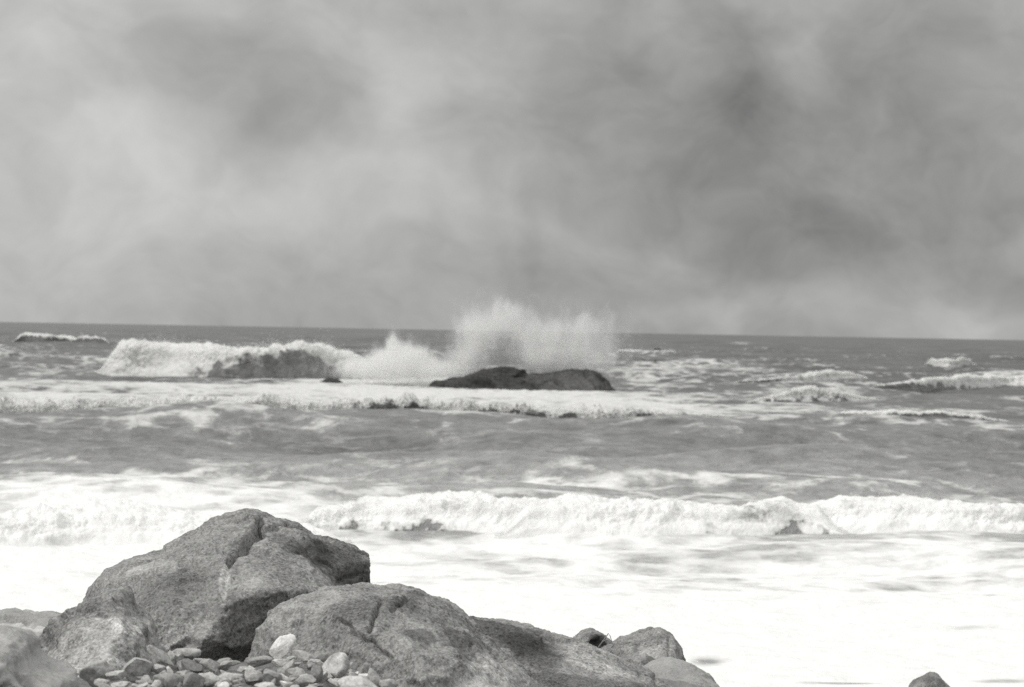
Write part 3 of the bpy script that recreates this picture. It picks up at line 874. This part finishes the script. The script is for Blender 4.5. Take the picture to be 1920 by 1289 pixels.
def cobble(px, py, wpx, hpx, tone, label, tilt=0, deep=1.0, square=3.0, facets=12, seed=1, dd=0.0, patch=None):
    D = heap_depth(py) + dd
    c = unproject(px, py, D)
    me, V = cobble_mesh(seed, square, facets)
    sx, sz = wpx * K * D / 2, hpx * K * D / 2
    sy = deep * min(sx, max(sz, sx * 0.6))
    rot = Euler((R(12 * math.sin(seed)), -R(tilt) * -1, R(25 * math.cos(seed * 2.1)) * 0.35)).to_matrix()
    W = (V * np.array([sx, sy, sz])) @ np.array(rot).T
    zmin = W[:, 2].min()
    me.vertices.foreach_set('co', (W - np.array([0, 0, zmin])).astype(np.float32).ravel()); me.update()
    tn = 0.75 * tone + 0.25 * fbm(W, 12, 3, seed=seed)
    if patch:
        tn = tn + patch * sstep(fbm(W, 10, 2, seed=seed + 3), 0.0, 0.25)
    attr(me, 'tone', tn)
    o = new_obj('cobble', me, M_COBBLE)
    o.location = (c.x, c.y, c.z + zmin)
    tag(o, label, 'cobble', HEAP)
    return o


def build_cobbles():
    L = [
        # px, py, w, h, tone, tilt, label, kwargs
        (346, 1226, 62, 20, .25, -4, 'flat pale slab lying on top of a dark block, against the peaked boulder', dict(square=3, facets=6)),
        (359, 1251, 42, 28, -.9, 0, 'dark square block under the flat pale slab', dict(square=4, facets=5)),
        (394, 1246, 36, 20, .15, 28, 'curved pale stone just right of the dark square block', {}),
        (300, 1233, 60, 22, -.05, 36, 'long grey stone slanting down to the right, beside the leaning boulder', dict(square=3)),
        (256, 1257, 52, 46, .1, 0, 'big rounded cobble, largest at the left of the heap', dict(square=2.3, facets=6)),
        (298, 1256, 30, 18, .2, 10, 'small ring-shaped pale stone between the big cobble and slanting stone', {}),
        (320, 1279, 48, 34, -.25, 14, 'smooth mid grey stone at the bottom edge below the slanting stone', dict(square=2.2)),
        (361, 1279, 42, 40, -.35, 20, 'dark pointed stone at the bottom edge, below the dark square block', dict(facets=7)),
        (391, 1274, 40, 24, .5, 5, 'bright oval cobble right of the dark pointed stone', dict(square=2.3, facets=6)),
        (419, 1288, 24, 16, .9, 0, 'small white pebble cut by the bottom edge', dict(square=2.1)),
        (467, 1256, 30, 15, .9, -5, 'very white flat stone at the foot of the cracked boulder', dict(square=2.6)),
        (431, 1271, 50, 14, .35, 4, 'thin flat pale stone in the middle of the heap', dict(square=3)),
        (431, 1246, 42, 13, .1, -6, 'thin grey flake in the gap between the two big boulders', dict(square=3)),
        (291, 1285, 22, 18, .5, 0, 'small pale pebble at the bottom edge, left of the smooth mid grey stone', {}),
        (530, 1211, 32, 56, 1.3, 36, 'white upright slab leaning on the cracked boulder', dict(square=3.8, facets=4, deep=.35, dd=-.2)),
        (487, 1241, 50, 20, -.2, -4, 'grey flat slab below the white leaning slab', dict(square=3.4, facets=6)),
        (525, 1243, 30, 14, .75, -8, 'small white wedge under the white leaning slab', dict(facets=6)),
        (570, 1231, 46, 18, .1, 6, 'flat grey flake right of the white leaning slab', dict(square=3, facets=6)),
        (630, 1252, 44, 60, .65, 38, 'bright egg-shaped stone standing tilted with a dark lower patch', dict(square=2.3, facets=3, patch=-.5, dd=-.15)),
        (594, 1264, 22, 32, -.7, 0, 'dark round cobble left of the bright egg-shaped stone', dict(square=2.3, facets=6)),
        (553, 1262, 38, 22, .25, 0, 'pale rounded stone in front of the tilted thin flake', dict()),
        (568, 1280, 48, 26, 0, -12, 'grey angular stone at the bottom edge below the pale rounded stone', dict(facets=7)),
        (668, 1290, 76, 38, .6, 8, 'largest pale smooth cobble at the bottom edge, right side of the heap', dict(square=2.2, facets=6, patch=-.35)),
        (682, 1259, 18, 32, .0, 14, 'slim upright stone behind the largest pale cobble', dict(square=2.6)),
        (702, 1274, 24, 44, .2, -16, 'tall narrow stone at the right end of the heap', dict(square=2.6)),
        (476, 1270, 34, 32, .3, 0, 'round pale cobble below the very white flat stone', dict(square=2.1, facets=6, patch=-.4)),
        (511, 1272, 38, 28, -.25, 10, 'dull grey cobble right of the round pale cobble', dict()),
        (498, 1289, 44, 20, .55, 0, 'pale cobble cut by the bottom edge under the dull grey cobble', dict(square=2.2)),
        (537, 1254, 40, 12, .05, -40, 'tilted thin flake making a little roof over a dark gap', dict(square=3.2, facets=6)),
        (602, 1247, 18, 14, .5, 0, 'tiny pale pebble touching the egg-shaped stone', {}),
        (603, 1233, 28, 18, .0, -10, 'mid grey stone on top, left of the egg-shaped stone', dict(facets=6)),
        (146, 1259, 42, 14, .8, 4, 'flat white pebble in front of the leaning boulder', dict(square=2.4)),
        (176, 1265, 52, 50, .05, 10, 'large blurred grey cobble right of the flat white pebble', dict(square=2.3)),
        (217, 1267, 36, 20, .35, -14, 'pale flat stone between two large cobbles', dict(square=2.6)),
        (224, 1286, 36, 16, .45, 0, 'pale stone at the bottom edge below the big rounded cobble', {}),
        (113, 1287, 60, 40, .1, -8, 'broad grey stone at the bottom edge, nearest the pale corner boulder', dict(square=2.5)),
    ]
    for i, (px, py, wp, hp, tone, tilt, lab, kw) in enumerate(L):
        cobble(px, py, wp * 1.05, hp * 1.05, tone, lab, tilt=tilt, seed=31 + i * 3, **kw)
    # the small stones packed between them
    rs = np.random.RandomState(5)
    k = 0
    while k < 120:
        py = 1222 + 75 * rs.rand() ** 0.8
        px = 190 + 540 * rs.rand()
        top = np.interp(px, [190, 260, 330, 430, 500, 600, 680, 740], [1262, 1250, 1226, 1236, 1226, 1226, 1250, 1280])
        if py < top:
            continue
        wp = 15 + 22 * rs.rand() ** 1.3
        cobble(px, py + 5, wp, wp * (0.38 + 0.4 * rs.rand()), rs.normal(0.05, 0.4), 'small grey beach stone packed among the larger cobbles of the heap',
               tilt=rs.normal(0, 22), seed=300 + k, dd=0.14 + 0.2 * rs.rand(), square=2.4 + 1.4 * rs.rand(), facets=rs.randint(7, 14))
        k += 1


# ------------------------------------------------------------------ twig on the rock
def build_twig():
    m = bpy.data.materials.new('dry_stalk'); m.use_nodes = True
    nt = NT(m.node_tree); b = principled(nt)
    pos = nt.n('ShaderNodeTexCoord').outputs['Object']
    nt.put(b.inputs['Base Color'], nt.grey(nt.math('MULTIPLY_ADD', nt.noise(pos, 30, 3), 0.2, 0.16)))
    b.inputs['Roughness'].default_value = 0.8
    chains = [[(1122, 1214), (1130, 1203), (1141, 1188), (1144, 1193), (1147, 1203)], [(1130, 1203), (1138, 1200), (1146, 1206), (1152, 1209)]]
    V, F = [], []
    for ch in chains:
        P = [unproject(px, py, 19.0) for px, py in ch]
        for k, p in enumerate(P):
            r = 0.0048 * (1 - 0.12 * k)
            t = (P[min(k + 1, len(P) - 1)] - P[max(k - 1, 0)]).normalized()
            u = t.cross(Vector((0, 1, 0))).normalized(); v = t.cross(u)
            for q in range(6):
                a = q * math.pi / 3
                V.append(p + u * r * math.cos(a) + v * r * math.sin(a))
            if k:
                n0 = len(V) - 12
                for q in range(6):
                    F.append((n0 + q, n0 + (q + 1) % 6, n0 + 6 + (q + 1) % 6, n0 + 6 + q))
    o = new_obj('dry_stalk', mesh_np('dry_stalk', np.array([list(v) for v in V]), np.array(F)), m)
    tag(o, 'thin bent dry stalk sticking up from the small dark rock', 'stalk')


# ------------------------------------------------------------------ the splash
def plume(label, blobs, depth, dens, seed, deep=1.5, drops=30000):
    """spray flung up against the reef: a lumpy body of fine mist, thick where the water burst, ragged at its rim, with stray drops"""
    rs = np.random.RandomState(seed)
    bm = bmesh.new()
    G = []
    for (px, py, hw, hh, amt) in blobs:
        d = depth + rs.normal() * 0.4 * deep
        c = unproject(px, py, d)
        rx, rz = hw * K * d, hh * K * d
        ry = deep * (0.7 + 0.3 * rs.rand()) * min(1.0, 0.35 + rx / 1.6)
        G.append((c, (rx, ry, rz), amt))
        k = 1.95
        bmesh.ops.create_icosphere(bm, subdivisions=3, radius=1, matrix=Matrix.Translation(c) @ Matrix.Diagonal((rx * k, ry * k, rz * k, 1)))
    me0 = bpy.data.meshes.new('mist'); bm.to_mesh(me0); bm.free()
    tmp = bpy.data.objects.new('mist', me0); COL.objects.link(tmp)
    md = tmp.modifiers.new('remesh', 'REMESH'); md.mode = 'VOXEL'; md.voxel_size = 0.16
    dg = bpy.context.evaluated_depsgraph_get()
    me = bpy.data.meshes.new_from_object(tmp.evaluated_get(dg))
    bpy.data.objects.remove(tmp); bpy.data.meshes.remove(me0)
    me.name = 'spray_plume'
    n = len(me.vertices)
    V = np.empty(n * 3); me.vertices.foreach_get('co', V); V = V.reshape(-1, 3)
    N = np.empty(n * 3); me.vertices.foreach_get('normal', N); N = N.reshape(-1, 3)
    V = V + N * (0.22 * fbm(V, 0.9, 4, 0.6, seed=seed))[:, None]
    me.vertices.foreach_set('co', V.astype(np.float32).ravel()); me.update()
    m = bpy.data.materials.new('spray_mist'); m.use_nodes = True
    nt = NT(m.node_tree)
    pos = nt.n('ShaderNodeTexCoord').outputs['Object']
    wob = nt.n('ShaderNodeVectorMath', operation='SCALE')
    nt.put(wob.inputs[0], nt.vec('SUBTRACT', nt.noise(pos, 0.9, 3, 0.6, out=1), (0.5, 0.5, 0.5))); wob.inputs['Scale'].default_value = 0.9
    p2 = nt.vec('ADD', pos, wob.outputs[0])
    acc = 0.0
    for (c, r, amt) in G:
        mp = nt.n('ShaderNodeMapping', vector_type='TEXTURE'); nt.put(mp.inputs[0], p2)
        mp.inputs['Location'].default_value = c; mp.inputs['Scale'].default_value = r
        d2 = nt.vec('DOT_PRODUCT', mp.outputs[0], mp.outputs[0], out=1)
        acc = nt.math('MULTIPLY_ADD', nt.math('EXPONENT', nt.math('MULTIPLY', d2, -1.3)), amt, acc)
    # torn upward into jets: the noise is drawn out along the flight of the water
    jet = nt.n('ShaderNodeMapping'); nt.put(jet.inputs[0], p2)
    jet.inputs['Rotation'].default_value = (0, R(18), 0); jet.inputs['Scale'].default_value = (1.5, 1.0, 0.6)
    nz = nt.noise(jet.outputs[0], 1.1, 8, 0.66, 0.3)
    q = nt.math('MULTIPLY_ADD', nt.math('SUBTRACT', nz, 0.5), 2.6, nt.math('MINIMUM', acc, 1.6))
    dn = nt.math('MULTIPLY', nt.ramp(q, 0.10, 1.5), dens)
    vs = nt.n('ShaderNodeVolumePrincipled')
    vs.inputs['Color'].default_value = (0.95, 0.95, 0.945, 1)
    vs.inputs['Anisotropy'].default_value = 0.0
    nt.put(vs.inputs['Density'], dn)
    o_ = nt.n('ShaderNodeOutputMaterial'); nt.put(o_.inputs['Volume'], vs.outputs[0])
    o = new_obj('spray_plume', me, m)
    tag(o, label, 'spray', 'bursts of spray at the reef', 'stuff')
    # stray drops
    wt = np.array([g[2] for g in G]); pick = rs.choice(len(G), drops, p=wt / wt.sum())
    C = np.array([list(g[0]) for g in G])[pick]; Rr = np.array([g[1] for g in G])[pick]
    P = C + rs.normal(size=(drops, 3)) * Rr * 0.72
    P = P[(P[:, 2] > 0) & (fbm(P * np.array([1.5, 1, .6]), 1.2, 4, 0.6, seed=seed + 1) > 0.02)]
    so = droplets('droplets', P, 0.014 * (0.5 + rs.rand(len(P)) ** 3 * 1.3), o)
    so['kind'] = 'stuff'


def build_splash():
    plume('tall main burst of white spray rising behind the rock islet',
          [(892, 632, 42, 46, 1.5), (945, 602, 52, 36, 1.1), (960, 578, 36, 18, .5), (868, 676, 38, 28, 1.4), (1000, 640, 48, 40, 1.1), (1060, 632, 56, 42, 1.0), (1112, 640, 46, 44, .8),
           (1146, 648, 22, 42, .5), (1050, 672, 84, 24, 1.4), (1012, 676, 34, 20, .8), (838, 694, 40, 14, 1.2), (1110, 604, 44, 24, .4), (1125, 678, 54, 20, .8), (872, 608, 20, 22, .35), (1172, 655, 26, 32, .22), (1165, 612, 24, 24, .15)],
          166.2, 0.80, 3, deep=1.7, drops=26000)
    plume('smaller left burst of spray beside the islet, with a narrow spike',
          [(737, 640, 11, 24, 1.2), (745, 664, 28, 24, 1.4), (775, 664, 34, 20, 1.0), (700, 694, 54, 20, 1.4), (780, 694, 48, 20, 1.5), (735, 688, 48, 24, 1.5), (655, 690, 40, 18, 1.0), (822, 696, 40, 14, 1.1), (705, 674, 26, 18, .9), (800, 676, 26, 18, .8)],
          172.0, 1.35, 4, deep=1.4, drops=12000)


def build_breakers():
    breaker('white breaker at far left with a dark glassy shoulder toward the splash',
            [(176, 704, 690, 1.1), (194, 706, 650, 1.3), (205, 707, 641, 1.35), (260, 708, 643, 1.35), (320, 709, 648, 1.2), (370, 711, 651, .95), (410, 712, 654, .76), (445, 713, 656, .52), (485, 714, 656, .36),
             (530, 714, 650, .28), (560, 714, 643, .34), (595, 714, 643, .52), (630, 714, 652, .66), (680, 714, 668, .9), (730, 714, 690, 1.0)],
            drop=7000, steep=1.5, back=5, lump=.28, seed=1, lace=.35, dsize=.03, rough=.20, fine=.35, air=.36, ragged=.85)
    breaker('small distant crest at far left, nearest the horizon',
            [(20, 642, 634, .3), (45, 642, 625, .5), (90, 643, 627, .5), (130, 643, 630, .6), (165, 645, 632, .5), (185, 646, 634, .4), (215, 648, 640, .2)],
            drop=1200, steep=2, back=5, lump=.16, seed=2, dsize=.06, n_t=40)
    breaker('long white bore crossing in front of the rock islet',
            [(-260, 782, 752, 1.3), (0, 782, 748, 1.3), (150, 782, 746, 1.2), (300, 785, 742, 1.05), (420, 788, 740, 1.0), (600, 791, 742, 1.0), (750, 792, 745, .95), (880, 793, 748, .8), (1020, 793, 758, .95),
             (1150, 795, 767, .9), (1250, 795, 773, .85), (1340, 793, 780, .8), (1420, 789, 785, .6)],
            drop=9000, steep=1.2, back=8, lump=.55, seed=3, dsize=.02, toe_dark=[(-260, .2), (250, .35), (420, .9), (620, .7), (800, 1.15), (1200, 1.2), (1420, .4)], lace=.6, air=.05, rough=.28)
    breaker('left reach of the nearest break, all white, behind the peaked boulder',
            [(-260, 1016, 962, 1.45), (0, 1016, 958, 1.45), (120, 1012, 944, 1.45), (205, 1010, 938, 1.4), (300, 1012, 950, 1.4), (400, 1012, 966, 1.4), (500, 1010, 962, 1.4), (600, 1006, 975, 1.3), (660, 1004, 990, 1.2)],
            drop=5000, steep=4.0, back=5, lump=.34, seed=4, lace=.35, dsize=.006, fine=.12, rough=.3)
    breaker('middle reach of the nearest break, a ragged lip over a mottled grey face',
            [(540, 996, 978, 1.1), (600, 995, 951, 1.1), (650, 994, 943, 1.0), (720, 994, 935, .95), (800, 996, 932, 1.0), (880, 998, 934, 1.15), (960, 1000, 945, 1.2), (1040, 1000, 956, 1.2), (1100, 1000, 984, 1.1)],
            drop=16000, steep=2.6, back=6, lump=.30, seed=14, lace=.5, dsize=.006, fine=.12, rough=.3)
    breaker('right middle reach of the nearest break, tumbling white water with grey hollows',
            [(930, 1004, 974, 1.3), (1000, 1004, 948, 1.3), (1090, 1004, 938, 1.3), (1200, 1005, 941, 1.3), (1320, 1005, 939, 1.2), (1400, 1004, 933, 1.25), (1470, 1003, 935, 1.0), (1530, 1002, 947, .9), (1590, 1002, 974, 1.1)],
            drop=18000, steep=3.0, back=5.5, lump=.32, seed=24, lace=.5, dsize=.006, fine=.12, rough=.6)
    breaker('right end of the nearest break, smooth curl then white rubble to the frame edge',
            [(1450, 992, 968, 1.0), (1510, 992, 941, .95), (1570, 994, 932, 1.1), (1660, 996, 934, 1.35), (1760, 998, 927, 1.4), (1850, 998, 935, 1.4), (1950, 998, 939, 1.4), (2200, 998, 943, 1.4)],
            drop=16000, steep=3.2, back=5, lump=.30, seed=34, lace=.5, dsize=.006, fine=.12, rough=.6)
    breaker('low white crest at the right frame edge, on a smooth dark hump',
            [(1600, 742, 736, .1), (1640, 742, 722, .15), (1700, 740, 714, .3), (1760, 735, 706, .7), (1840, 730, 703, 1.1), (1890, 729, 710, 1.0), (1940, 730, 706, 1.0), (2050, 732, 708, .9)],
            drop=4000, steep=2.6, back=6, lump=.22, seed=5, dsize=.03, n_t=70, air=.42, rough=.28, lace=.4)
    breaker('pyramid-shaped foaming crest right of the islet',
            [(1400, 757, 752, .9), (1450, 757, 742, 1.0), (1510, 757, 726, 1.1), (1560, 756, 732, 1.0), (1610, 755, 744, .9), (1660, 754, 750, .8)],
            drop=4000, steep=2.6, back=5, lump=.36, seed=6, dsize=.025, n_t=70, lace=1.0, air=.3, rough=.5)
    breaker('double white crest just behind the pyramid-shaped one',
            [(1370, 722, 715, .5), (1440, 722, 708, .5), (1480, 720, 701, .8), (1520, 719, 696, 1.0), (1570, 718, 703, 1.0), (1610, 717, 706, .9), (1640, 717, 712, .6)],
            drop=4000, steep=2.4, back=5, lump=.34, seed=7, dsize=.03, n_t=70, lace=.6, rough=.5)
    breaker('isolated small white breaker at right, apart near the horizon',
            [(1735, 688, 680, .6), (1755, 690, 673, 1.0), (1785, 691, 672, 1.1), (1815, 690, 673, 1.0), (1832, 688, 682, .6)],
            drop=3000, steep=1.6, back=4, lump=.18, seed=8, dsize=.045, n_t=50)
    breaker('thin white crest on the horizon side of the spray, round a tiny rock',
            [(1150, 668, 656, .4), (1175, 668, 655, .5), (1215, 669, 659, .6), (1250, 668, 659, .7), (1275, 668, 664, .4)],
            drop=1500, steep=2.2, back=4, lump=.14, seed=9, dsize=.05, n_t=40)
    breaker('low dark-faced ripple wave with a foamy top, right of the bore',
            [(1520, 799, 792, .5), (1620, 800, 785, .6), (1700, 801, 782, .45), (1760, 801, 780, .5), (1830, 800, 786, .6), (1920, 799, 793, .5)],
            drop=2500, steep=2.0, back=6, lump=.20, seed=10, dsize=.018, n_t=50, air=.42, lace=.7, rough=.5)


build_beach()
build_sea()
build_breakers()
build_rocks()
build_cobbles()
build_twig()
build_splash()
